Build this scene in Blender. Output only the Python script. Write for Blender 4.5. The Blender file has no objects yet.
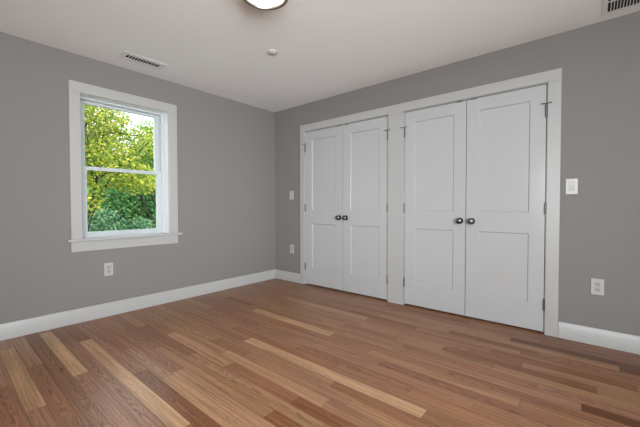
import bpy, math, random
from mathutils import Vector, Matrix

# ------------------------------------------------------------------ camera
scene = bpy.context.scene
COL = scene.collection
cam_data = bpy.data.cameras.new('camera')
cam = bpy.data.objects.new('camera', cam_data)
COL.objects.link(cam)
YAW, PITCH, ROLL = -0.7001, -0.0223, -0.0014
fwd = Vector((math.sin(YAW) * math.cos(PITCH), math.cos(YAW) * math.cos(PITCH), math.sin(PITCH)))
rgt = Vector((math.cos(YAW), -math.sin(YAW), 0))
upv = rgt.cross(fwd)
r2 = rgt * math.cos(ROLL) + upv * math.sin(ROLL)
u2 = -rgt * math.sin(ROLL) + upv * math.cos(ROLL)
rot = Matrix((r2, u2, -fwd)).transposed()
cam.matrix_world = Matrix.Translation((3.5896, -3.2344, 1.0617)) @ rot.to_4x4()
cam_data.sensor_width = 36
cam_data.lens = 36 * 323.88 / 640
cam_data.clip_start = 0.05
scene.camera = cam

# ------------------------------------------------------------------ world, sun, fill lights, exposure
world = bpy.data.worlds.new('world')
scene.world = world
world.use_nodes = True
wn = world.node_tree.nodes
wn['Background'].inputs['Color'].default_value = (0.90, 0.95, 1.0, 1)
wn['Background'].inputs['Strength'].default_value = 3.2

sd = bpy.data.lights.new('sun', 'SUN')
sd.energy = 3.0
sd.angle = math.radians(2)
sd.color = (1.0, 0.95, 0.86)
sun = bpy.data.objects.new('sun', sd)
COL.objects.link(sun)
sun.rotation_euler = Vector((-0.45, -0.75, -0.75)).to_track_quat('-Z', 'Y').to_euler()


def fill_light(name, loc, direction, sx, sy, power, color, spread=180):
    d = bpy.data.lights.new(name, 'AREA')
    d.shape = 'RECTANGLE'
    d.size, d.size_y = sx, sy
    d.energy = power
    d.spread = math.radians(spread)
    d.color = color
    o = bpy.data.objects.new(name, d)
    COL.objects.link(o)
    o.location = loc
    o.rotation_euler = Vector(direction).to_track_quat('-Z', 'Z').to_euler()
    return o


# added fill lights at unseen openings, to even out the room
fill_light('fill_right', (5.42, -3.0, 1.4), (-1, 0, 0.36), 1.3, 1.3, 88, (0.935, 0.98, 1.0))
fill_light('fill_right_rear', (5.42, -4.9, 1.4), (-1, 0, 0.1), 1.3, 1.3, 54, (0.935, 0.98, 1.0))
fill_light('fill_corner_beam', (5.40, -4.6, 1.4), (-5, 4, -0.4), 1.3, 1.3, 17, (0.935, 0.98, 1.0), 50)  # narrow beam added to lift the far room corner
fill_light('fill_front_beam', (3.6, -6.22, 1.4), (0.3, 5.5, -0.6), 1.3, 1.3, 8, (0.935, 0.98, 1.0), 50)  # narrow beam added to lift the wall right of the closet

vs = scene.view_settings
vs.view_transform = 'Standard'
vs.look = 'None'
vs.exposure = 0.2
vs.gamma = 1.0
vs.use_curve_mapping = False

# ------------------------------------------------------------------ materials
def newmat(name):
    m = bpy.data.materials.new(name)
    m.use_nodes = True
    nt = m.node_tree
    return m, nt, nt.nodes['Principled BSDF']


def pmat(name, color, rough=0.5, metal=0.0, spec=0.5, bump=0.0, bscale=200, mottle=0.0):
    m, nt, b = newmat(name)
    b.inputs['Base Color'].default_value = (*color, 1)
    b.inputs['Roughness'].default_value = rough
    b.inputs['Metallic'].default_value = metal
    b.inputs['Specular IOR Level'].default_value = spec
    tc = nt.nodes.new('ShaderNodeTexCoord')
    if bump:
        n = nt.nodes.new('ShaderNodeTexNoise')
        n.inputs['Scale'].default_value = bscale
        n.inputs['Detail'].default_value = 3
        nt.links.new(tc.outputs['Object'], n.inputs['Vector'])
        bp = nt.nodes.new('ShaderNodeBump')
        bp.inputs['Strength'].default_value = bump
        bp.inputs['Distance'].default_value = 0.002
        nt.links.new(n.outputs['Fac'], bp.inputs['Height'])
        nt.links.new(bp.outputs['Normal'], b.inputs['Normal'])
    if mottle:
        n2 = nt.nodes.new('ShaderNodeTexNoise')
        n2.inputs['Scale'].default_value = 3.0
        n2.inputs['Detail'].default_value = 4
        nt.links.new(tc.outputs['Object'], n2.inputs['Vector'])
        mx = nt.nodes.new('ShaderNodeMix')
        mx.data_type = 'RGBA'
        mx.inputs['A'].default_value = (*[c * (1 - mottle) for c in color], 1)
        mx.inputs['B'].default_value = (*[min(1, c * (1 + mottle)) for c in color], 1)
        nt.links.new(n2.outputs['Fac'], mx.inputs['Factor'])
        nt.links.new(mx.outputs['Result'], b.inputs['Base Color'])
    return m


M = {}
M['wall'] = pmat('grey_wall_paint', (0.214, 0.201, 0.193), 0.75, 0, 0.2, 0.12, 260, 0.02)
M['ceiling'] = pmat('white_ceiling_paint', (0.905, 0.92, 0.925), 0.9, 0, 0.2, 0.1, 200, 0.015)
M['trim'] = pmat('white_trim_paint', (0.405, 0.402, 0.396), 0.35, 0, 0.5, 0.03, 60)
M['door'] = pmat('white_door_paint', (0.435, 0.438, 0.441), 0.18, 0, 0.5, 0.04, 90)
M['vinyl'] = pmat('white_vinyl', (0.52, 0.56, 0.57), 0.3, 0, 0.5, 0.02, 50)
M['plastic'] = pmat('white_plastic', (0.43, 0.42, 0.415), 0.3, 0, 0.5, 0.01, 80)
M['plastic_inner'] = pmat('white_device_plastic', (0.33, 0.33, 0.33), 0.3, 0, 0.5, 0.01, 80)
M['slot'] = pmat('dark_slot', (0.05, 0.05, 0.05), 0.6, 0, 0.3, 0.01, 80)
M['nickel'] = pmat('satin_nickel', (0.19, 0.185, 0.18), 0.22, 1.0, 0.5, 0.02, 300)
M['hinge'] = pmat('hinge_nickel', (0.15, 0.15, 0.15), 0.42, 1.0, 0.5, 0.02, 300)
M['catch'] = pmat('dark_catch_metal', (0.05, 0.05, 0.05), 0.5, 1.0, 0.5, 0.02, 300)
M['liner'] = pmat('lit_liner_paint', (0.76, 0.775, 0.785), 0.35, 0, 0.5, 0.02, 50)  # paler than the trim: outdoor light on the jamb put into the colour
M['detector'] = pmat('detector_plastic', (0.62, 0.62, 0.61), 0.5, 0, 0.4, 0.02, 100)
M['rim'] = pmat('brushed_lamp_rim', (0.36, 0.31, 0.26), 0.4, 1.0, 0.5, 0.03, 300)
M['vent'] = pmat('white_vent_enamel', (0.80, 0.80, 0.80), 0.45, 0, 0.4, 0.02, 100)
M['duct_shade'] = pmat('dark_duct_shade', (0.03, 0.03, 0.03), 0.8, 0, 0.2, 0.02, 40)  # shade inside the vent put into the flat backing's colour
M['subfloor'] = pmat('dark_subfloor', (0.06, 0.035, 0.02), 0.9, 0, 0.2, 0.1, 60)
M['closet'] = pmat('closet_paint', (0.3, 0.29, 0.28), 0.8, 0, 0.2, 0.05, 100)
M['bark'] = pmat('bark', (0.045, 0.035, 0.03), 0.9, 0, 0.2, 0.8, 20, 0.3)
M['lawn'] = pmat('lawn', (0.10, 0.16, 0.05), 0.9, 0, 0.2, 0.6, 12, 0.4)
M['siding'] = pmat('exterior_paint', (0.6, 0.6, 0.58), 0.7, 0, 0.3, 0.05, 50)

# lamp diffuser: gives off light
m, nt, b = newmat('lamp_diffuser')
b.inputs['Base Color'].default_value = (0.9, 0.88, 0.84, 1)
b.inputs['Roughness'].default_value = 0.5
b.inputs['Emission Color'].default_value = (1.0, 0.95, 0.87, 1)
b.inputs['Emission Strength'].default_value = 2.2
M['diffuser'] = m

# window glass
m = bpy.data.materials.new('window_glass')
m.use_nodes = True
nt = m.node_tree
nt.nodes.remove(nt.nodes['Principled BSDF'])
tr = nt.nodes.new('ShaderNodeBsdfTransparent')
tr.inputs['Color'].default_value = (0.97, 0.985, 0.98, 1)
gl = nt.nodes.new('ShaderNodeBsdfGlossy')
gl.inputs['Roughness'].default_value = 0.01
fr = nt.nodes.new('ShaderNodeFresnel')
fr.inputs['IOR'].default_value = 1.25
ms = nt.nodes.new('ShaderNodeMixShader')
nt.links.new(fr.outputs[0], ms.inputs[0])
nt.links.new(tr.outputs[0], ms.inputs[1])
nt.links.new(gl.outputs[0], ms.inputs[2])
nt.links.new(ms.outputs[0], nt.nodes['Material Output'].inputs['Surface'])
M['glass'] = m


def leafmat(name, stops):
    m, nt, b = newmat(name)
    g = nt.nodes.new('ShaderNodeNewGeometry')
    r = nt.nodes.new('ShaderNodeValToRGB')
    els = r.color_ramp.elements
    while len(els) < len(stops):
        els.new(0.5)
    for e, (p, c) in zip(els, stops):
        e.position = p
        e.color = (*c, 1)
    nt.links.new(g.outputs['Random Per Island'], r.inputs['Fac'])
    nt.links.new(r.outputs['Color'], b.inputs['Base Color'])
    b.inputs['Roughness'].default_value = 0.5
    b.inputs['Specular IOR Level'].default_value = 0.3
    t = nt.nodes.new('ShaderNodeBsdfTranslucent')
    nt.links.new(r.outputs['Color'], t.inputs['Color'])
    mx = nt.nodes.new('ShaderNodeMixShader')
    mx.inputs[0].default_value = 0.35
    nt.links.new(b.outputs[0], mx.inputs[1])
    nt.links.new(t.outputs[0], mx.inputs[2])
    nt.links.new(mx.outputs[0], nt.nodes['Material Output'].inputs['Surface'])
    return m


M['leaf_yellow'] = leafmat('autumn_leaves', [(0.0, (0.13, 0.25, 0.05)), (0.35, (0.28, 0.40, 0.05)), (0.75, (0.50, 0.54, 0.08)), (0.94, (0.58, 0.46, 0.08)), (1.0, (0.5, 0.29, 0.1))])
M['leaf_lime'] = leafmat('lime_leaves', [(0.0, (0.07, 0.20, 0.05)), (0.45, (0.20, 0.36, 0.06)), (0.85, (0.40, 0.50, 0.08)), (1.0, (0.58, 0.50, 0.12))])
M['leaf_green'] = leafmat('green_leaves', [(0.0, (0.05, 0.15, 0.06)), (0.5, (0.11, 0.30, 0.10)), (0.85, (0.22, 0.42, 0.15)), (1.0, (0.45, 0.50, 0.20))])
M['leaf_blue'] = leafmat('blue_green_leaves', [(0.0, (0.03, 0.11, 0.06)), (0.5, (0.10, 0.26, 0.12)), (0.85, (0.22, 0.38, 0.20)), (1.0, (0.42, 0.52, 0.36))])  # bluish green of the shrub's own foliage

# oak strip floor
m, nt, b = newmat('oak_strip_floor')
L = nt.links.new


def N(t, **kw):
    n = nt.nodes.new(t)
    for k, v in kw.items():
        setattr(n, k, v)
    return n


def mth(op, a, b_=None, c_=None):
    n = N('ShaderNodeMath', operation=op)
    for i, v in enumerate((a, b_, c_)):
        if v is None:
            continue
        if isinstance(v, (int, float)):
            n.inputs[i].default_value = v
        else:
            L(v, n.inputs[i])
    return n.outputs[0]


tone = N('ShaderNodeAttribute', attribute_name='tone').outputs['Color']
att = N('ShaderNodeAttribute', attribute_name='grain').outputs['Vector']
sp = N('ShaderNodeSeparateXYZ'); L(att, sp.inputs[0])
seed, cath, yc = sp.outputs
pos = N('ShaderNodeSeparateXYZ'); L(N('ShaderNodeTexCoord').outputs['Object'], pos.inputs[0])
X, Y, _z = pos.outputs
cx = N('ShaderNodeCombineXYZ')
L(mth('MULTIPLY', X, 3.0), cx.inputs[0]); L(mth('MULTIPLY', Y, 16.0), cx.inputs[1]); L(mth('MULTIPLY', seed, 37.0), cx.inputs[2])
warp = N('ShaderNodeTexNoise'); warp.inputs['Scale'].default_value = 1.0; warp.inputs['Detail'].default_value = 3
L(cx.outputs[0], warp.inputs['Vector'])
yl = mth('SUBTRACT', Y, yc)
par = mth('ADD', mth('MULTIPLY', mth('MULTIPLY', yl, yl), 2600.0), mth('MULTIPLY', mth('ADD', X, mth('MULTIPLY', seed, 9.0)), 7.0))
strt = mth('MULTIPLY', yl, 85.0)
f = mth('ADD', mth('MULTIPLY', cath, par), mth('MULTIPLY', mth('SUBTRACT', 1.0, cath), strt))
f = mth('ADD', f, mth('MULTIPLY', warp.outputs['Fac'], 8.0))
band = mth('POWER', mth('MULTIPLY_ADD', mth('SINE', mth('MULTIPLY', f, 6.283)), 0.5, 0.5), 3.0)
cp = N('ShaderNodeCombineXYZ')
L(mth('MULTIPLY', X, 14.0), cp.inputs[0]); L(mth('MULTIPLY', Y, 420.0), cp.inputs[1]); L(mth('MULTIPLY', seed, 71.0), cp.inputs[2])
pore = N('ShaderNodeTexNoise'); pore.inputs['Scale'].default_value = 1.0; pore.inputs['Detail'].default_value = 2
L(cp.outputs[0], pore.inputs['Vector'])
cl = N('ShaderNodeCombineXYZ')
L(mth('MULTIPLY', X, 1.8), cl.inputs[0]); L(mth('MULTIPLY', Y, 75.0), cl.inputs[1]); L(mth('MULTIPLY', seed, 53.0), cl.inputs[2])
streak = N('ShaderNodeTexNoise'); streak.inputs['Scale'].default_value = 1.0; streak.inputs['Detail'].default_value = 3
L(cl.outputs[0], streak.inputs['Vector'])
gr = mth('SUBTRACT', 1.14, mth('MULTIPLY', band, mth('MULTIPLY_ADD', cath, 0.38, 0.22)))
gr = mth('MULTIPLY', gr, mth('MULTIPLY_ADD', pore.outputs['Fac'], 0.30, 0.85))
gr = mth('MULTIPLY', gr, mth('MULTIPLY_ADD', streak.outputs['Fac'], 1.6, 0.22))
mul = N('ShaderNodeVectorMath', operation='SCALE')
L(tone, mul.inputs[0]); L(gr, mul.inputs['Scale'])
L(mul.outputs[0], b.inputs['Base Color'])
L(mth('MULTIPLY_ADD', pore.outputs['Fac'], 0.12, 0.27), b.inputs['Roughness'])
b.inputs['Specular IOR Level'].default_value = 0.27
bmp = N('ShaderNodeBump'); bmp.inputs['Strength'].default_value = 0.08; bmp.inputs['Distance'].default_value = 0.001
L(pore.outputs['Fac'], bmp.inputs['Height']); L(bmp.outputs[0], b.inputs['Normal'])
M['oak'] = m

# ------------------------------------------------------------------ mesh helpers
class MB:
    def __init__(self):
        self.v, self.f, self.mi = [], [], []

    def face(self, pts, mi=0):
        i = len(self.v)
        self.v += [tuple(p) for p in pts]
        self.f.append(tuple(range(i, i + len(pts))))
        self.mi.append(mi)

    def box(self, x0, y0, z0, x1, y1, z1, mi=0):
        i = len(self.v)
        self.v += [(x0, y0, z0), (x1, y0, z0), (x1, y1, z0), (x0, y1, z0), (x0, y0, z1), (x1, y0, z1), (x1, y1, z1), (x0, y1, z1)]
        for q in ((0, 3, 2, 1), (4, 5, 6, 7), (0, 1, 5, 4), (1, 2, 6, 5), (2, 3, 7, 6), (3, 0, 4, 7)):
            self.f.append(tuple(i + k for k in q))
            self.mi.append(mi)
        return self

    def lathe(self, prof, origin, axis, n=32, mi=0):
        """prof: list of (radius, height along axis), closed at both ends when radius is 0"""
        ax = Vector(axis).normalized()
        t = Vector((0, 0, 1)) if abs(ax.z) < 0.9 else Vector((1, 0, 0))
        a = ax.cross(t).normalized()
        bb = ax.cross(a)
        o = Vector(origin)
        rings = []
        for r, h in prof:
            if r <= 1e-6:
                rings.append([len(self.v)])
                self.v.append(tuple(o + ax * h))
            else:
                rings.append(list(range(len(self.v), len(self.v) + n)))
                for k in range(n):
                    th = 2 * math.pi * k / n
                    self.v.append(tuple(o + ax * h + (a * math.cos(th) + bb * math.sin(th)) * r))
        for A, B in zip(rings, rings[1:]):
            for k in range(n):
                k2 = (k + 1) % n
                if len(A) == 1 and len(B) == 1:
                    continue
                if len(A) == 1:
                    q = (A[0], B[k2], B[k])
                elif len(B) == 1:
                    q = (A[k], A[k2], B[0])
                else:
                    q = (A[k], A[k2], B[k2], B[k])
                self.f.append(q)
                self.mi.append(mi)
        return self

    def tube(self, pts, radii, n=7, mi=0):
        rings = []
        for i, p in enumerate(pts):
            p = Vector(p)
            d = (Vector(pts[min(i + 1, len(pts) - 1)]) - Vector(pts[max(i - 1, 0)])).normalized()
            t = Vector((0.31, 0.17, 0.93)) if abs(d.z) < 0.85 else Vector((1, 0.1, 0))
            a = d.cross(t).normalized()
            bb = d.cross(a)
            rings.append(list(range(len(self.v), len(self.v) + n)))
            for k in range(n):
                th = 2 * math.pi * k / n
                self.v.append(tuple(p + (a * math.cos(th) + bb * math.sin(th)) * radii[i]))
        for A, B in zip(rings, rings[1:]):
            for k in range(n):
                self.f.append((A[k], A[(k + 1) % n], B[(k + 1) % n], B[k]))
                self.mi.append(mi)
        for R in (rings[0], rings[-1]):
            self.f.append(tuple(R))
            self.mi.append(mi)
        return self

    def build(self, name, mats, parent=None, smooth=False, bevel=0.0, seg=2):
        me = bpy.data.meshes.new(name)
        me.from_pydata(self.v, [], self.f)
        if not isinstance(mats, (list, tuple)):
            mats = [mats]
        for mm in mats:
            me.materials.append(mm)
        for p, k in zip(me.polygons, self.mi):
            p.material_index = k
            p.use_smooth = smooth
        me.update()
        o = bpy.data.objects.new(name, me)
        COL.objects.link(o)
        if parent:
            o.parent = parent
            o.matrix_parent_inverse = parent.matrix_world.inverted()
        if bevel:
            md = o.modifiers.new('bevel', 'BEVEL')
            md.width = bevel
            md.segments = seg
            md.limit_method = 'ANGLE'
            md.angle_limit = math.radians(40)
        if smooth:
            md = o.modifiers.new('wn', 'WEIGHTED_NORMAL')
            md.keep_sharp = True
            for e in me.edges:
                pass
        return o


def tag(o, label, cat, group=None, kind=None):
    o['label'] = label
    o['category'] = cat
    if group:
        o['group'] = group
    if kind:
        o['kind'] = kind
    return o


def empty(name, loc):
    o = bpy.data.objects.new(name, None)
    o.empty_display_size = 0.1
    COL.objects.link(o)
    o.location = loc
    o.matrix_world = Matrix.Translation(loc)
    return o


def smooth_by_angle(o, deg=40):
    me = o.data
    for p in me.polygons:
        p.use_smooth = True
    me.update()
    import bmesh
    bm = bmesh.new()
    bm.from_mesh(me)
    for e in bm.edges:
        if len(e.link_faces) == 2 and e.calc_face_angle(0) > math.radians(deg):
            e.smooth = False
    bm.normal_update()
    bmesh.ops.recalc_face_normals(bm, faces=bm.faces)
    bm.to_mesh(me)
    bm.free()


# ------------------------------------------------------------------ room dimensions
H = 2.44
XR, YF = 5.2, -6.0          # right wall plane, front wall plane (behind the camera)
OX0, OX1, OZ = 0.590, 3.310, 2.078     # closet opening in the back wall

# ------------------------------------------------------------------ floor: oak strips, one mesh
PITCH_Y = 0.0844
PALE = (0.391, 0.233, 0.125)
PALE2 = (0.319, 0.176, 0.095)
MID = (0.248, 0.119, 0.062)
ROSE = (0.228, 0.103, 0.054)
PINK = (0.255, 0.125, 0.071)
RED = (0.193, 0.077, 0.035)
TAN = (0.269, 0.139, 0.073)
DARK = (0.112, 0.042, 0.016)
CHOICES = [MID, MID, MID, ROSE, ROSE, TAN, TAN, PINK, PINK]
# boards seen in the photograph: row -> [(start, end, tone, cathedral)]
FIXED = {
    0: [(3.30, 4.5, RED, 0)],
    1: [(1.9, 2.75, RED, 0), (2.75, 3.23, ROSE, 0), (3.23, 4.5, RED, 0)],
    2: [(3.28, 4.5, RED, 0)],
    3: [(2.35, 3.10, TAN, 0), (3.10, 4.5, DARK, 0)],
    4: [(1.6, 2.386, ROSE, 0), (3.0, 3.735, TAN, 0), (3.735, 4.5, DARK, 0)],
    5: [(2.0, 2.67, TAN, 0), (2.67, 3.3, RED, 0)],
    6: [(1.7, 2.436, RED, 0), (2.436, 3.2, TAN, 0), (3.2, 4.1, ROSE, 0)],
    7: [(0.9, 1.97, PALE2, 0), (1.97, 3.03, ROSE, 0), (3.03, 3.8, RED, 0)],
    8: [(3.24, 4.2, TAN, 0)],
    9: [(2.0, 2.75, TAN, 0), (2.75, 3.618, RED, 0), (3.618, 4.5, TAN, 0)],
    10: [(3.1, 4.3, TAN, 0)],
    12: [(0.35, 0.80, RED, 0), (2.6, 3.558, PINK, 0), (3.558, 4.5, DARK, 0)],
    13: [(0.2, 0.94, ROSE, 0), (0.94, 1.95, PALE, 0), (1.95, 2.9, MID, 0)],
    14: [(1.2, 2.355, ROSE, 0), (2.355, 3.3, TAN, 0)],
    15: [(2.5, 3.5, ROSE, 0.4)],
    17: [(1.9, 2.8, ROSE, 0.5)],
    18: [(1.2, 2.3, ROSE, 0), (2.3, 3.2, MID, 0)],
    19: [(0.6, 1.495, MID, 0), (1.495, 2.943, PALE, 0), (2.943, 3.9, ROSE, 0)],
    20: [(1.0, 2.41, TAN, 0), (2.41, 3.3, ROSE, 0)],
    21: [(1.7, 2.6, PINK, 0)],
    22: [(1.55, 2.5, PALE2, 0)],
    23: [(0.9, 1.735, PALE2, 0.2), (1.735, 2.35, ROSE, 0.1), (2.35, 3.2, RED, 0.1)],
    24: [(1.4, 2.6, TAN, 0.6)],
    25: [(1.1, 2.335, TAN, 0), (2.335, 3.3, RED, 0.3)],
    26: [(0.55, 1.55, PINK, 0.5), (1.55, 2.6, PALE2, 0)],
    27: [(0.05, 0.95, ROSE, 0), (0.95, 1.57, PALE2, 0.9), (1.57, 2.6, PALE2, 0)],
    28: [(0.1, 1.38, PINK, 0.6), (1.38, 2.5, RED, 0.9)],
    29: [(-0.05, 0.522, RED, 0), (0.522, 2.1, PALE, 0)],
    30: [(0.0, 0.42, RED, 0), (0.42, 2.0, PINK, 0.95)],
    31: [(0.08, 1.119, PALE, 0), (1.119, 2.2, PINK, 0.4)],
    32: [(-0.05, 0.45, RED, 0.3), (0.45, 1.8, ROSE, 1.0)],
    33: [(0.0, 0.765, TAN, 0), (0.765, 1.9, ROSE, 0.8)],
    34: [(0.25, 1.365, PALE2, 0), (1.365, 2.2, PINK, 0.3)],
    35: [(0.1, 0.95, TAN, 0), (0.95, 2.0, ROSE, 0.8)],
    36: [(0.3, 1.5, ROSE, 0.7)],
}
rnd = random.Random(11)
mb = MB()
tones, grains = [], []


def plank(x0, x1, y0, y1, col, ca):
    g = 0.0006
    i = len(mb.f)
    mb.box(x0 + g, y0 + g, -0.006, x1 - g, y1 - g, 0.0)
    j = 1 + 0.14 * (rnd.random() - 0.5)
    c = (col[0] * j, col[1] * j * (1 + 0.05 * (rnd.random() - 0.5)), col[2] * j * (1 + 0.08 * (rnd.random() - 0.5)))
    s = rnd.random()
    yc_ = (y0 + y1) / 2 + 0.03 * (rnd.random() - 0.5)
    for k in range(len(mb.f) - i):
        tones.append((*c, 1.0))
        grains.append((s, ca, yc_))


x_min, x_max = 0.0, XR
nrow = int(math.ceil(-YF / PITCH_Y))
for row in range(-8, nrow):
    y1 = -row * PITCH_Y
    y0 = max(y1 - PITCH_Y, YF)
    fixed = sorted(FIXED.get(row, []))
    segs = []
    x = x_min

    def fill(a, e):
        while a < e - 1e-6:
            ln = rnd.uniform(0.45, 1.25)
            nx = a + ln
            if e - nx < 0.3:
                nx = e
            segs.append((a, nx, rnd.choice(CHOICES), 0.0 if rnd.random() < 0.6 else rnd.uniform(0.2, 0.8)))
            a = nx
    for (a, e, t, ca) in fixed:
        a, e = max(a, x_min), min(e, x_max)
        if a > x:
            fill(x, a)
        segs.append((a, e, t, ca))
        x = e
    fill(x, x_max)
    for s_ in segs:
        plank(s_[0], s_[1], y0, y1, s_[2], s_[3])
nb = len(mb.f)
mb.box(x_min, YF, -0.10, x_max, 8 * PITCH_Y, -0.006, 1)
for k in range(len(mb.f) - nb):
    tones.append((0.1, 0.06, 0.04, 1))
    grains.append((0, 0, 0))
floor = mb.build('floor', [M['oak'], M['subfloor']])
a1 = floor.data.attributes.new('tone', 'FLOAT_COLOR', 'FACE')
a1.data.foreach_set('color', [c for t in tones for c in t])
a2 = floor.data.attributes.new('grain', 'FLOAT_VECTOR', 'FACE')
a2.data.foreach_set('vector', [c for t in grains for c in t])
tag(floor, 'oak strip floor with pale and reddish boards of mixed lengths', 'floor', kind='structure')

# ------------------------------------------------------------------ ceiling and walls
ceiling = MB().box(-0.2, YF - 0.2, H, XR + 0.2, 0.8, H + 0.15).build('ceiling', M['ceiling'])
tag(ceiling, 'plain white painted ceiling of the empty room', 'ceiling', kind='structure')

WY0, WY1, WZ0, WZ1 = -2.391, -1.554, 0.745, 2.117
mb = MB()
mb.box(-0.2, YF - 0.2, -0.10, 0, WY0, H)
mb.box(-0.2, WY1, -0.10, 0, 0.8, H)
mb.box(-0.2, WY0, -0.10, 0, WY1, WZ0)
mb.box(-0.2, WY0, WZ1, 0, WY1, H)
tag(mb.build('wall_left', M['wall']), 'grey painted wall with the double hung window', 'wall', kind='structure')

mb = MB()
mb.box(0, 0, 0, OX0, 0.12, H)
mb.box(OX1, 0, 0, XR, 0.12, H)
mb.box(OX0, 0, OZ, OX1, 0.12, H)
tag(mb.build('wall_back', M['wall']), 'grey painted wall around the white closet doors', 'wall', kind='structure')

mb = MB()
mb.box(0, 0.675, 0, XR, 0.8, H)
tag(mb.build('wall_closet', M['closet']), 'plain wall at the back inside the dark closet', 'wall', kind='structure')


def wall_with_opening_x(name, x0, x1, ya, yb, oy0, oy1, oz0, oz1, label):
    mb = MB()
    mb.box(x0, ya, -0.1, x1, oy0, H)
    mb.box(x0, oy1, -0.1, x1, yb, H)
    mb.box(x0, oy0, -0.1, x1, oy1, oz0)
    mb.box(x0, oy0, oz1, x1, oy1, H)
    return tag(mb.build(name, M['wall']), label, 'wall', kind='structure')


wall_with_opening_x('wall_right', XR, XR + 0.2, YF - 0.2, 0.8, -5.7, -2.3, 0.75, 2.1, 'grey painted wall to the right outside the picture')  # opening added so the right-hand fill lights reach the room
mb = MB()
mb.box(0, YF - 0.2, -0.1, 2.95, YF, H)
mb.box(4.25, YF - 0.2, -0.1, XR, YF, H)
mb.box(2.95, YF - 0.2, -0.1, 4.25, YF, 0.75)
mb.box(2.95, YF - 0.2, 2.1, 4.25, YF, H)
tag(mb.build('wall_front', M['wall']), 'grey painted wall behind the viewer with an added opening for fill light', 'wall', kind='structure')  # opening added and sized for the front fill light

# ------------------------------------------------------------------ baseboards
BB = [(0, 0), (0.015, 0), (0.015, 0.098), (0.012, 0.106), (0.0105, 0.112), (0.009, 0.122), (0.006, 0.128), (0, 0.128)]


def baseboard(name, label, p0, p1, nrm):
    mb = MB()
    p0, p1, nrm = Vector(p0), Vector(p1), Vector(nrm)
    A = [p0 + nrm * d + Vector((0, 0, z)) for d, z in BB]
    B = [p1 + nrm * d + Vector((0, 0, z)) for d, z in BB]
    i = len(mb.v)
    n = len(BB)
    mb.v += [tuple(v) for v in A + B]
    for k in range(n):
        mb.f.append((k, (k + 1) % n, n + (k + 1) % n, n + k))
        mb.mi.append(0)
    mb.f += [tuple(range(n)), tuple(range(n, 2 * n))]
    mb.mi += [0, 0]
    o = mb.build(name, M['trim'])
    smooth_by_angle(o, 30)
    return tag(o, label, 'baseboard', kind='structure')


baseboard('baseboard_left', 'white baseboard along the window wall', (0, YF, 0), (0, 0, 0), (1, 0, 0))
baseboard('baseboard_back', 'short white baseboard between room corner and closet casing', (0.015, 0, 0), (0.522, 0, 0), (0, -1, 0))
baseboard('baseboard_closet_right', 'white baseboard right of the closet under the outlet', (3.390, 0, 0), (XR, 0, 0), (0, -1, 0))
baseboard('baseboard_right', 'white baseboard along the wall outside the picture on the right', (XR, YF, 0), (XR, -0.015, 0), (-1, 0, 0))
baseboard('baseboard_front', 'white baseboard along the wall behind the viewer', (0.015, YF, 0), (XR - 0.015, YF, 0), (0, 1, 0))

# ------------------------------------------------------------------ closet casing (trim_1)
CT = 0.020
t1 = empty('trim_1', (1.955, 0, 0))
tag(t1, 'flat white casing framing both pairs of closet doors', 'door casing', kind='structure')
MB().box(0.524, -CT, 0, 0.602, 0, 2.066).build('side_casing', M['trim'], t1, bevel=0.0025)
MB().box(3.299, -CT, 0, 3.388, 0, 2.066).build('side_casing', M['trim'], t1, bevel=0.0025)
MB().box(0.524, -CT, 2.066, 3.388, 0, 2.156).build('head_casing', M['trim'], t1, bevel=0.0025)
MB().box(1.858, -CT, 0, 2.042, 0, 2.066).build('mullion', M['trim'], t1, bevel=0.0025)
jm = MB()
jm.box(OX0, 0, 0, 0.608, 0.12, OZ)
jm.box(3.292, 0, 0, OX1, 0.12, OZ)
jm.box(1.854, 0, 0, 2.046, 0.12, 2.060)
jm.box(0.608, 0, 2.061, 3.292, 0.12, OZ)
jm.build('jamb', M['trim'], t1)

# ------------------------------------------------------------------ closet doors
DT, DREC = 0.036, 0.010
DZ0, DZ1 = 0.016, 2.056
ST, TR_, BR = 0.112, 0.112, 0.245
PZ = [(BR, 0.828), (1.008, DZ1 - TR_)]


def door_leaf_mesh(w):
    """slab w wide, front face at y=0, with two recessed openings; sloped sticking around them"""
    mb = MB()
    xs = [0, ST, w - ST, w]
    zs = [DZ0, PZ[0][0], PZ[0][1], PZ[1][0], PZ[1][1], DZ1]
    for i in range(3):
        for j in range(5):
            x0, x1, z0, z1 = xs[i], xs[i + 1], zs[j], zs[j + 1]
            if i == 1 and j in (1, 3):
                d = 0.007
                for (p, q) in (((x0, z0), (x1, z0)), ((x1, z0), (x1, z1)), ((x1, z1), (x0, z1)), ((x0, z1), (x0, z0))):
                    ins = lambda a: (a[0] + (d if a[0] == x0 else -d), a[1] + (d if a[1] == z0 else -d))
                    pi, qi = ins(p), ins(q)
                    mb.face([(p[0], 0, p[1]), (q[0], 0, q[1]), (qi[0], DREC, qi[1]), (pi[0], DREC, pi[1])])
            else:
                mb.face([(x0, 0, z0), (x1, 0, z0), (x1, 0, z1), (x0, 0, z1)])
    mb.face([(0, DT, DZ0), (0, DT, DZ1), (w, DT, DZ1), (w, DT, DZ0)])
    mb.face([(0, 0, DZ0), (0, 0, DZ1), (0, DT, DZ1), (0, DT, DZ0)])
    mb.face([(w, 0, DZ0), (w, DT, DZ0), (w, DT, DZ1), (w, 0, DZ1)])
    mb.face([(0, 0, DZ1), (w, 0, DZ1), (w, DT, DZ1), (0, DT, DZ1)])
    mb.face([(0, 0, DZ0), (0, DT, DZ0), (w, DT, DZ0), (w, 0, DZ0)])
    return mb


def weld(o):
    import bmesh
    bm = bmesh.new()
    bm.from_mesh(o.data)
    bmesh.ops.remove_doubles(bm, verts=bm.verts, dist=1e-5)
    bmesh.ops.recalc_face_normals(bm, faces=bm.faces)
    bm.to_mesh(o.data)
    bm.free()


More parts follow.
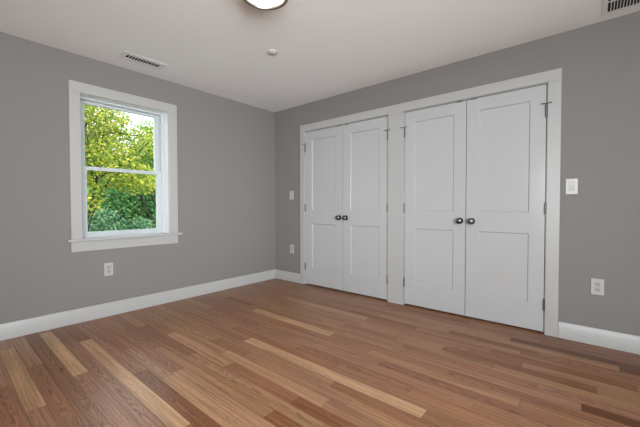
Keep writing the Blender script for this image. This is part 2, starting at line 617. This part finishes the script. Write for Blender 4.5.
def closet_door(idx, x0, x1, hinge_left, label):
    w = x1 - x0
    Y0 = 0.002
    d = empty('door_%d' % idx, (x0 if hinge_left else x1, Y0, 0))
    tag(d, label, 'closet door', 'closet door leaves', 'structure')
    lm = door_leaf_mesh(w)
    lm.v = [(x + x0, y + Y0, z) for x, y, z in lm.v]
    o = lm.build('door_leaf', M['door'], d, bevel=0.0012)
    weld(o)
    for (z0, z1) in PZ:
        MB().box(x0 + ST - 0.004, Y0 + DREC, z0 - 0.004, x1 - ST + 0.004, Y0 + DREC + 0.012, z1 + 0.004).build('panel', M['door'], d)
    # hinges: barrel with ball tips and two leaf edges
    hx = x0 - 0.002 if hinge_left else x1 + 0.002
    for k, zc in enumerate((0.245, 1.042, 1.838)):
        hb = MB()
        hb.lathe([(0, -0.052), (0.004, -0.051), (0.005, -0.047), (0.0078, -0.046), (0.0078, -0.016), (0.0070, -0.0155), (0.0078, -0.015), (0.0078, 0.015), (0.0070, 0.0155), (0.0078, 0.016), (0.0078, 0.046), (0.005, 0.047), (0.004, 0.051), (0, 0.052)],
                 (hx, Y0 - 0.012, zc), (0, 0, 1), 16)
        hb.box(hx - 0.0018, Y0 - 0.012, zc - 0.044, hx + 0.0018, Y0 + 0.010, zc + 0.044)
        hg = hb.build('hinge', M['hinge'], d)
        smooth_by_angle(hg, 35)
        if k == 2:
            sb = MB()
            zt = zc + 0.058
            sb.lathe([(0, -0.005), (0.008, -0.005), (0.008, 0.004), (0.004, 0.008), (0, 0.009)], (hx, Y0 - 0.012, zt), (0, 0, 1), 14)
            for s in (-1, 1):
                sb.tube([(hx, Y0 - 0.014, zt), (hx + s * 0.022, Y0 - 0.034, zt), (hx + s * 0.030, Y0 - 0.032, zt)], [0.0035, 0.0035, 0.0035], 8)
                sb.lathe([(0, 0), (0.0065, 0), (0.0065, 0.005), (0, 0.006)], (hx + s * 0.030, Y0 - 0.034, zt), (s * 0.3, 1, 0), 12)
            st = sb.build('hinge_pin_stop', M['hinge'], hg)
            smooth_by_angle(st, 35)
    # knob on the meeting stile
    kx = x1 - 0.050 if hinge_left else x0 + 0.050
    kz = 0.921
    kb = MB()
    kb.lathe([(0, 0), (0.010, 0), (0.010, 0.018), (0.018, 0.021), (0.026, 0.026), (0.0300, 0.034), (0.0285, 0.042), (0.021, 0.049), (0.010, 0.052), (0, 0.053)], (kx, Y0 - 0.005, kz), (0, -1, 0), 28)
    kn = kb.build('doorknob', M['nickel'], d)
    smooth_by_angle(kn, 50)
    rb = MB().lathe([(0, 0), (0.031, 0), (0.031, 0.003), (0.028, 0.006), (0.011, 0.0075), (0, 0.0075)], (kx, Y0, kz), (0, -1, 0), 28).build('rosette', M['nickel'], kn)
    smooth_by_angle(rb, 40)
    # ball catch in the top edge near the meeting stile
    bx = x1 - 0.06 if hinge_left else x0 + 0.06
    cb = MB().box(bx - 0.027, Y0 - 0.0012, DZ1 - 0.004, bx + 0.027, Y0 + 0.02, DZ1 + 0.0035)
    cb.lathe([(0, 0), (0.005, 0), (0.003, 0.003), (0, 0.0035)], (bx, Y0 + 0.012, DZ1 + 0.003), (0, 0, 1), 10)
    cb.build('ball_catch', M['catch'], d)
    return d


closet_door(1, 0.612, 1.2285, True, 'white two panel closet door nearest the room corner')
closet_door(2, 1.2335, 1.850, False, 'white closet door just left of the wide central mullion')
closet_door(3, 2.050, 2.6665, True, 'white closet door just right of the wide central mullion')
closet_door(4, 2.6720, 3.288, False, 'white closet door nearest the wall switch on the right')

# ------------------------------------------------------------------ window
win = empty('window_1', (0, -1.9725, 0.745))
tag(win, 'white double hung window looking out on autumn trees', 'window', kind='structure')
IY0, IY1, IZ0, IZ1 = -2.371, -1.574, 0.766, 2.097
# casing, sill, apron
MB().box(0, -2.454, IZ0, CT, IY0, IZ1).build('casing', M['trim'], win, bevel=0.0025)
MB().box(0, IY1, IZ0, CT, -1.4765, IZ1).build('casing', M['trim'], win, bevel=0.0025)
MB().box(0, -2.454, IZ1, CT, -1.4765, 2.190).build('casing', M['trim'], win, bevel=0.0025)
sl = MB()
sl.box(0, -2.484, 0.745, 0.050, -1.442, IZ0)
sl.box(-0.10, WY0, 0.745, 0.0, WY1, IZ0)
sl.build('window_sill', M['trim'], win, bevel=0.004, seg=3)
MB().box(0, -2.454, 0.650, 0.017, -1.4765, 0.745).build('apron', M['trim'], win, bevel=0.002)
# jamb liner and vinyl frame
fb = MB()
fb.box(-0.20, WY0, IZ0, 0.0, IY0, WZ1)
fb.box(-0.20, IY1, IZ0, 0.0, WY1, WZ1)
fb.box(-0.20, IY0, IZ1, 0.0, IY1, WZ1)
fb.build('jamb_liner', M['liner'], win)
FV = 0.024
vb = MB()
vb.box(-0.195, IY0, IZ0, -0.105, IY0 + FV, IZ1)
vb.box(-0.195, IY1 - FV, IZ0, -0.105, IY1, IZ1)
vb.box(-0.195, IY0 + FV, IZ1 - 0.018, -0.105, IY1 - FV, IZ1)
vb.box(-0.195, IY0 + FV, IZ0 - 0.02, -0.10, IY1 - FV, IZ0 + 0.012)
# parting stops between the two sash tracks
vb.box(-0.152, IY0 + FV, IZ0, -0.147, IY0 + FV + 0.008, IZ1 - 0.018)
vb.box(-0.152, IY1 - FV - 0.008, IZ0, -0.147, IY1 - FV, IZ1 - 0.018)
vb.build('window_frame', M['vinyl'], win, bevel=0.002)


def sash(name, xa, xb, z0, z1, top, bot, side):
    ya, yb = IY0 + FV, IY1 - FV
    s = MB()
    s.box(xa, ya, z0, xb, ya + side, z1)
    s.box(xa, yb - side, z0, xb, yb, z1)
    s.box(xa, ya + side, z0, xb, yb - side, z0 + bot)
    s.box(xa, ya + side, z1 - top, xb, yb - side, z1)
    o = s.build(name, M['vinyl'], win, bevel=0.003)
    xm = (xa + xb) / 2
    MB().box(xm - 0.003, ya + side - 0.006, z0 + bot - 0.006, xm + 0.003, yb - side + 0.006, z1 - top + 0.006).build('glass_pane', M['glass'], o)
    return o


sash('upper_sash', -0.188, -0.155, 1.418, IZ1 - 0.018, 0.028, 0.032, 0.050)
sash('lower_sash', -0.145, -0.112, IZ0 + 0.012, 1.448, 0.036, 0.040, 0.050)

# ------------------------------------------------------------------ switches and outlets
PW, PH = 0.077, 0.123


def wall_frame(origin, u, n):
    """maps (a along the wall, b up, c out of the wall) to the room"""
    o, u, n = Vector(origin), Vector(u), Vector(n)
    return lambda p: tuple(o + u * p[0] + Vector((0, 0, 1)) * p[1] + n * p[2])


def local_box(mb, fn, a0, b0, c0, a1, b1, c1, mi=0):
    i = len(mb.v)
    mb.box(a0, b0, c0, a1, b1, c1, mi)
    mb.v[i:] = [fn(p) for p in mb.v[i:]]


def plate(name, label, cat, origin, u, n, kind):
    e = empty(name, origin)
    tag(e, label, cat)
    fn = wall_frame(origin, u, n)
    mb = MB()
    local_box(mb, fn, -PW / 2, -PH / 2, 0, PW / 2, PH / 2, 0.006)
    o = mb.build('plate', M['plastic'], e, bevel=0.003)
    weld(o)
    if kind == 'switch':
        mb = MB()
        local_box(mb, fn, -0.018, -0.035, 0.006, 0.018, 0.035, 0.0075)
        fr = mb.build('bezel', M['plastic_inner'], e, bevel=0.0008)
        weld(fr)
        mb = MB()
        pts = [(-0.0145, -0.031, 0.0075), (0.0145, -0.031, 0.0075), (0.0145, 0.031, 0.0075), (-0.0145, 0.031, 0.0075)]
        mb.v += [fn(p) for p in pts] + [fn((-0.0145, -0.031, 0.0125)), fn((0.0145, -0.031, 0.0125)), fn((0.0145, 0, 0.0095)), fn((-0.0145, 0, 0.0095)), fn((0.0145, 0.031, 0.008)), fn((-0.0145, 0.031, 0.008))]
        for q in ((0, 1, 5, 4), (4, 5, 6, 7), (7, 6, 8, 9), (1, 2, 8, 6, 5), (0, 4, 7, 9, 3), (2, 3, 9, 8), (3, 2, 1, 0)):
            mb.f.append(q); mb.mi.append(0)
        r = mb.build('rocker', M['plastic'], e)
        weld(r)
    else:
        for s in (-1, 1):
            mb = MB()
            local_box(mb, fn, -0.017, s * 0.0195 - 0.0145, 0.006, 0.017, s * 0.0195 + 0.0145, 0.0085)
            rc = mb.build('receptacle', M['plastic_inner'], e, bevel=0.003)
            weld(rc)
            mb = MB()
            for (ax, w_, h_) in ((-0.0065, 0.0022, 0.0085), (0.0065, 0.0022, 0.0068)):
                local_box(mb, fn, ax - w_ / 2, s * 0.0195 + 0.003 - h_ / 2, 0.0085, ax + w_ / 2, s * 0.0195 + 0.003 + h_ / 2, 0.0088)
            local_box(mb, fn, -0.0025, s * 0.0195 - 0.0105, 0.0085, 0.0025, s * 0.0195 - 0.0055, 0.0088)
            mb.build('slot', M['slot'], rc)
        mb = MB()
        mb.lathe([(0, 0), (0.0028, 0), (0.0022, 0.001), (0, 0.0012)], fn((0, 0, 0.006)), n, 10)
        mb.build('screw', M['plastic_inner'], e)
    return e


BK = dict(u=(1, 0, 0), n=(0, -1, 0))
LF = dict(u=(0, 1, 0), n=(1, 0, 0))
plate('light_switch', 'white rocker light switch on the wall right of the closet', 'light switch', (3.460, 0, 1.215), kind='switch', **BK)
plate('light_switch', 'small white switch plate between room corner and closet casing', 'light switch', (0.345, 0, 1.218), kind='switch', **BK)
plate('electrical_outlet', 'white duplex outlet low on the wall right of the closet', 'outlet', (3.6245, 0, 0.446), kind='outlet', **BK)
plate('electrical_outlet', 'small white outlet between room corner and closet casing', 'outlet', (0.350, 0, 0.460), kind='outlet', **BK)
plate('electrical_outlet', 'white outlet on the grey wall below the window', 'outlet', (0, -2.1615, 0.4535), kind='outlet', **LF)

# ------------------------------------------------------------------ ceiling lamp
lamp = empty('ceiling_light', (2.008, -1.890, H))
tag(lamp, 'round flush ceiling lamp with metal rim and glowing white diffuser', 'ceiling lamp')
R0 = 0.152
rm = MB().lathe([(0, 0), (R0 - 0.014, 0), (R0 - 0.014, -0.028), (R0 - 0.001, -0.034), (R0, -0.060), (R0 - 0.003, -0.068), (R0 - 0.010, -0.072), (R0 - 0.023, -0.071), (R0 - 0.026, -0.066), (R0 - 0.026, -0.050), (0, -0.050)], (2.008, -1.890, H), (0, 0, 1), 64).build('lamp_rim', M['rim'], lamp)
smooth_by_angle(rm, 35)
df = MB().lathe([(R0 - 0.0265, -0.052), (R0 - 0.027, -0.061), (R0 - 0.036, -0.064), (0.080, -0.066), (0, -0.067)], (2.008, -1.890, H), (0, 0, 1), 64).build('diffuser', M['diffuser'], lamp)
smooth_by_angle(df, 60)

# ------------------------------------------------------------------ ceiling detector
det = empty('smoke_detector', (1.378, -1.268, H))
tag(det, 'small round white detector disc on the ceiling between lamp and corner', 'smoke detector')
o = MB().lathe([(0, 0), (0.046, 0), (0.048, -0.003), (0.046, -0.007), (0.036, -0.008), (0, -0.008)], (1.378, -1.268, H), (0, 0, 1), 40).build('base_ring', M['detector'], det)
smooth_by_angle(o, 40)
o = MB().lathe([(0, -0.008), (0.029, -0.008), (0.028, -0.0105), (0.024, -0.012), (0, -0.013)], (1.378, -1.268, H), (0, 0, 1), 32).build('cap', M['detector'], det)
smooth_by_angle(o, 40)

# ------------------------------------------------------------------ ceiling vents
def vent(label, x0, x1, y0, y1, holes, axis, pitch, tilt):
    v = empty('ceiling_vent', ((x0 + x1) / 2, (y0 + y1) / 2, H))
    tag(v, label, 'air vent')
    T = 0.003
    xs = sorted({x0, x1} | {h[0] for h in holes} | {h[1] for h in holes})
    ys = sorted({y0, y1} | {h[2] for h in holes} | {h[3] for h in holes})
    fm = MB()
    for i in range(len(xs) - 1):
        for j in range(len(ys) - 1):
            cxx, cyy = (xs[i] + xs[i + 1]) / 2, (ys[j] + ys[j + 1]) / 2
            if any(h[0] < cxx < h[1] and h[2] < cyy < h[3] for h in holes):
                continue
            fm.box(xs[i], ys[j], H - T, xs[i + 1], ys[j + 1], H - 0.0005)
    fr = fm.build('frame', M['vent'], v)
    bk = MB()
    for h in holes:
        bk.box(h[0], h[2], H - 0.0012, h[1], h[3], H - 0.0002)
    bk.build('backing', M['duct_shade'], v)
    for h in holes:
        a0, a1 = (h[0], h[1]) if axis == 'x' else (h[2], h[3])
        n = int(round((a1 - a0) / pitch))
        for k in range(1, n):
            c_ = a0 + (a1 - a0) * k / n
            s = MB()
            if axis == 'x':
                s.box(c_ - 0.0022, h[2], H - T, c_ + 0.0022, h[3], H - 0.0012)
                s.v = [(x + (0.003 * tilt if z > H - 0.004 else 0), y, z) for x, y, z in s.v]
            else:
                s.box(h[0], c_ - 0.0022, H - T, h[1], c_ + 0.0022, H - 0.0012)
                s.v = [(x, y + (0.003 * tilt if z > H - 0.004 else 0), z) for x, y, z in s.v]
            s.build('slat', M['vent'], v)
    return v


vent('narrow white ceiling vent above the window', 0.225, 0.400, -2.135, -1.750, [(0.279, 0.346, -2.088, -1.797)], 'y', 0.0245, 0.3)
vent('square white ceiling vent at the upper right edge', 3.622, 3.985, -0.47, -0.104, [(3.650, 3.957, -0.272, -0.132), (3.650, 3.957, -0.442, -0.284)], 'x', 0.0165, 0.5)

# ------------------------------------------------------------------ outside: lawn, trees and shrubs
GZ = -3.0
g = MB().box(-40, -30, GZ - 0.2, 12, 30, GZ).build('ground', M['lawn'])
tag(g, 'green lawn outside below the window', 'lawn', kind='structure')


def leaves(mb, rr, centre, radii, n, size, droop=0.0, shell=0.35):
    c = Vector(centre)
    for _ in range(n):
        while True:
            p = Vector((rr.uniform(-1, 1), rr.uniform(-1, 1), rr.uniform(-1, 1)))
            l = p.length
            if shell < l < 1:
                break
        p = c + Vector((p.x * radii[0], p.y * radii[1], p.z * radii[2]))
        d = Vector((rr.gauss(0, 1), rr.gauss(0, 1), rr.gauss(0, 0.7) - droop)).normalized()
        s = d.cross(Vector((rr.gauss(0, 1), rr.gauss(0, 1), rr.gauss(0, 1)))).normalized()
        nn = d.cross(s)
        L_ = size * rr.uniform(0.6, 1.3)
        w = L_ * rr.uniform(0.28, 0.42)
        b0 = p
        i = len(mb.v)
        mb.v += [tuple(b0), tuple(b0 + d * L_ * 0.45 + s * w + nn * w * 0.25), tuple(b0 + d * L_), tuple(b0 + d * L_ * 0.45 - s * w + nn * w * 0.25)]
        mb.f += [(i, i + 1, i + 2), (i, i + 2, i + 3)]
        mb.mi += [0, 0]


def tree(name, label, cat, base, top, blobs, mat, size, seed, group=None, trunk_r=0.12, droop=0.3, shell=0.2, extra=()):
    rr = random.Random(seed)
    e = empty(name, base)
    tag(e, label, cat, group)
    b = Vector(base)
    t = Vector(top)
    tb = MB()
    pts = [b + (t - b) * k / 6 + Vector((rr.uniform(-1, 1), rr.uniform(-1, 1), 0)) * 0.08 * (1 if 0 < k < 6 else 0) for k in range(7)]
    tb.tube(pts, [trunk_r * (1 - 0.12 * k) for k in range(7)], 9)
    for (c, r, n) in blobs:
        c = Vector(c)
        k = rr.randint(2, 4)
        a = pts[k]
        midp = (a + c) / 2 + Vector((rr.uniform(-.2, .2), rr.uniform(-.2, .2), rr.uniform(0, .3)))
        tb.tube([a, midp, c], [trunk_r * 0.4, trunk_r * 0.26, trunk_r * 0.1], 6)
        for _ in range(5):
            q = c + Vector((rr.uniform(-1, 1) * r[0], rr.uniform(-1, 1) * r[1], rr.uniform(-1, 1) * r[2])) * 0.75
            tb.tube([midp, (midp + q) / 2 + Vector((0, 0, 0.1)), q], [trunk_r * 0.16, trunk_r * 0.1, trunk_r * 0.04], 5)
    for (p, q, r) in extra:
        p, q = Vector(p), Vector(q)
        tb.tube([p, (p + q) / 2 + Vector((0, 0, 0.06)), q], [r, r * 0.8, r * 0.4], 6)
    tb.build('trunk', M['bark'], e)
    lb = MB()
    for (c, r, n) in blobs:
        leaves(lb, rr, c, r, n, size, droop, shell)
    lb.build('foliage', M[mat], e)
    return e


# yellow tree nearest the window, its crown filling the upper left panes
tree('autumn_tree', 'yellow leaved autumn tree filling the upper left panes', 'tree', (-6.4, -1.2, GZ), (-6.3, -0.7, 3.8), [
    ((-6.2, -0.35, 2.25), (0.55, 0.85, 0.75), 3000), ((-6.3, 0.45, 1.85), (0.5, 0.6, 0.45), 1100), ((-6.3, -0.45, 3.3), (0.6, 0.8, 0.55), 2700), ((-6.2, 0.75, 2.9), (0.45, 0.45, 0.4), 420),
    ((-6.4, -1.6, 2.6), (0.8, 0.8, 1.0), 1600), ((-6.4, -1.3, 3.8), (0.8, 0.9, 0.7), 1200), ((-6.2, -0.8, 1.3), (0.5, 0.4, 0.5), 600)],
    'leaf_yellow', 0.085, 3, trunk_r=0.09, extra=[((-6.3, -0.6, 2.95), (-6.1, 0.55, 3.02), 0.03)])
tree('autumn_tree', 'yellow green tree in the upper right panes of the window', 'tree', (-9.2, 2.6, GZ), (-9.2, 2.3, 4.2), [
    ((-9.0, 2.0, 3.3), (0.6, 0.85, 0.95), 3300), ((-9.2, 2.9, 3.9), (0.8, 0.8, 0.9), 1500), ((-9.2, 3.2, 2.4), (0.8, 0.9, 0.9), 1300),
    ((-9.0, 1.25, 2.35), (0.55, 0.8, 0.55), 1700), ((-9.0, 2.0, 2.0), (0.6, 0.7, 0.5), 1300), ((-9.1, 0.7, 3.5), (0.5, 0.7, 0.4), 700)],
    'leaf_lime', 0.095, 5, trunk_r=0.09)
# tall greenery behind the lower sash
tree('leafy_shrub', 'tall dark green shrub behind the lower window sash', 'shrub', (-11.6, 2.2, GZ), (-11.6, 2.2, 1.6), [
    ((-11.6, 1.5, 0.6), (0.7, 1.3, 1.8), 7500), ((-11.6, 3.2, 0.9), (0.7, 1.2, 1.9), 7000)],
    'leaf_green', 0.13, 7, trunk_r=0.09, droop=0.8)
tree('leafy_shrub', 'blue green shrub at the lower left of the window view', 'shrub', (-7.6, 0.3, GZ), (-7.6, 0.3, 0.7), [
    ((-7.6, 0.0, -0.2), (0.45, 0.8, 1.25), 3600), ((-7.6, 1.0, -0.3), (0.45, 0.7, 1.05), 2600)],
    'leaf_blue', 0.10, 9, trunk_r=0.07, droop=0.5)
# further trees to either side and behind
tree('distant_tree', 'tall green tree furthest back behind the shrubs', 'tree', (-15.5, 3.0, GZ), (-15.5, 3.0, 3.0), [
    ((-15.5, 1.8, 2.3), (1.2, 2.0, 2.6), 7500), ((-15.5, 4.8, 2.0), (1.2, 2.0, 2.9), 7500)], 'leaf_lime', 0.18, 13, trunk_r=0.2)
tree('distant_tree', 'yellow green tree left of the window view', 'tree', (-11, -3.4, GZ), (-11, -3.2, 4.0), [
    ((-11, -3.0, 2.2), (1.4, 1.8, 2.0), 3400), ((-11, -3.4, 0.2), (1.4, 1.6, 1.4), 1800)], 'leaf_lime', 0.17, 15, trunk_r=0.18)
tree('distant_tree', 'broad green tree right of the window view', 'tree', (-9.5, 6.6, GZ), (-9.5, 6.6, 4.0), [
    ((-9.5, 6.4, 2.0), (1.4, 1.8, 2.0), 3400), ((-9.5, 6.6, 0.0), (1.4, 1.7, 1.6), 2200)], 'leaf_green', 0.17, 17, trunk_r=0.18)
tree('distant_tree', 'green tree at the far right beyond the lawn', 'tree', (-15.5, 11.0, GZ), (-15.5, 11.0, 3.0), [
    ((-15.5, 9.6, 1.6), (1.3, 2.2, 2.6), 5000), ((-15.5, 12.4, 1.4), (1.3, 2.2, 2.6), 4500), ((-15.4, 11.0, -1.4), (1.2, 3.2, 1.6), 4000)], 'leaf_lime', 0.2, 19, trunk_r=0.2)
tree('distant_tree', 'dark green tree at the far right end of the lawn', 'tree', (-14.5, 17.5, GZ), (-14.5, 17.5, 3.0), [
    ((-14.5, 16.6, 1.4), (1.3, 2.4, 2.6), 4500), ((-14.5, 19.0, 1.2), (1.3, 2.4, 2.8), 4500)], 'leaf_green', 0.21, 21, trunk_r=0.2)
tree('distant_tree', 'green tree at the far left end of the lawn', 'tree', (-15.0, -8.5, GZ), (-15.0, -8.5, 3.0), [
    ((-15.0, -7.4, 1.6), (1.3, 2.4, 2.6), 4500), ((-15.0, -10.0, 1.2), (1.3, 2.2, 2.8), 4000)], 'leaf_green', 0.21, 23, trunk_r=0.2)
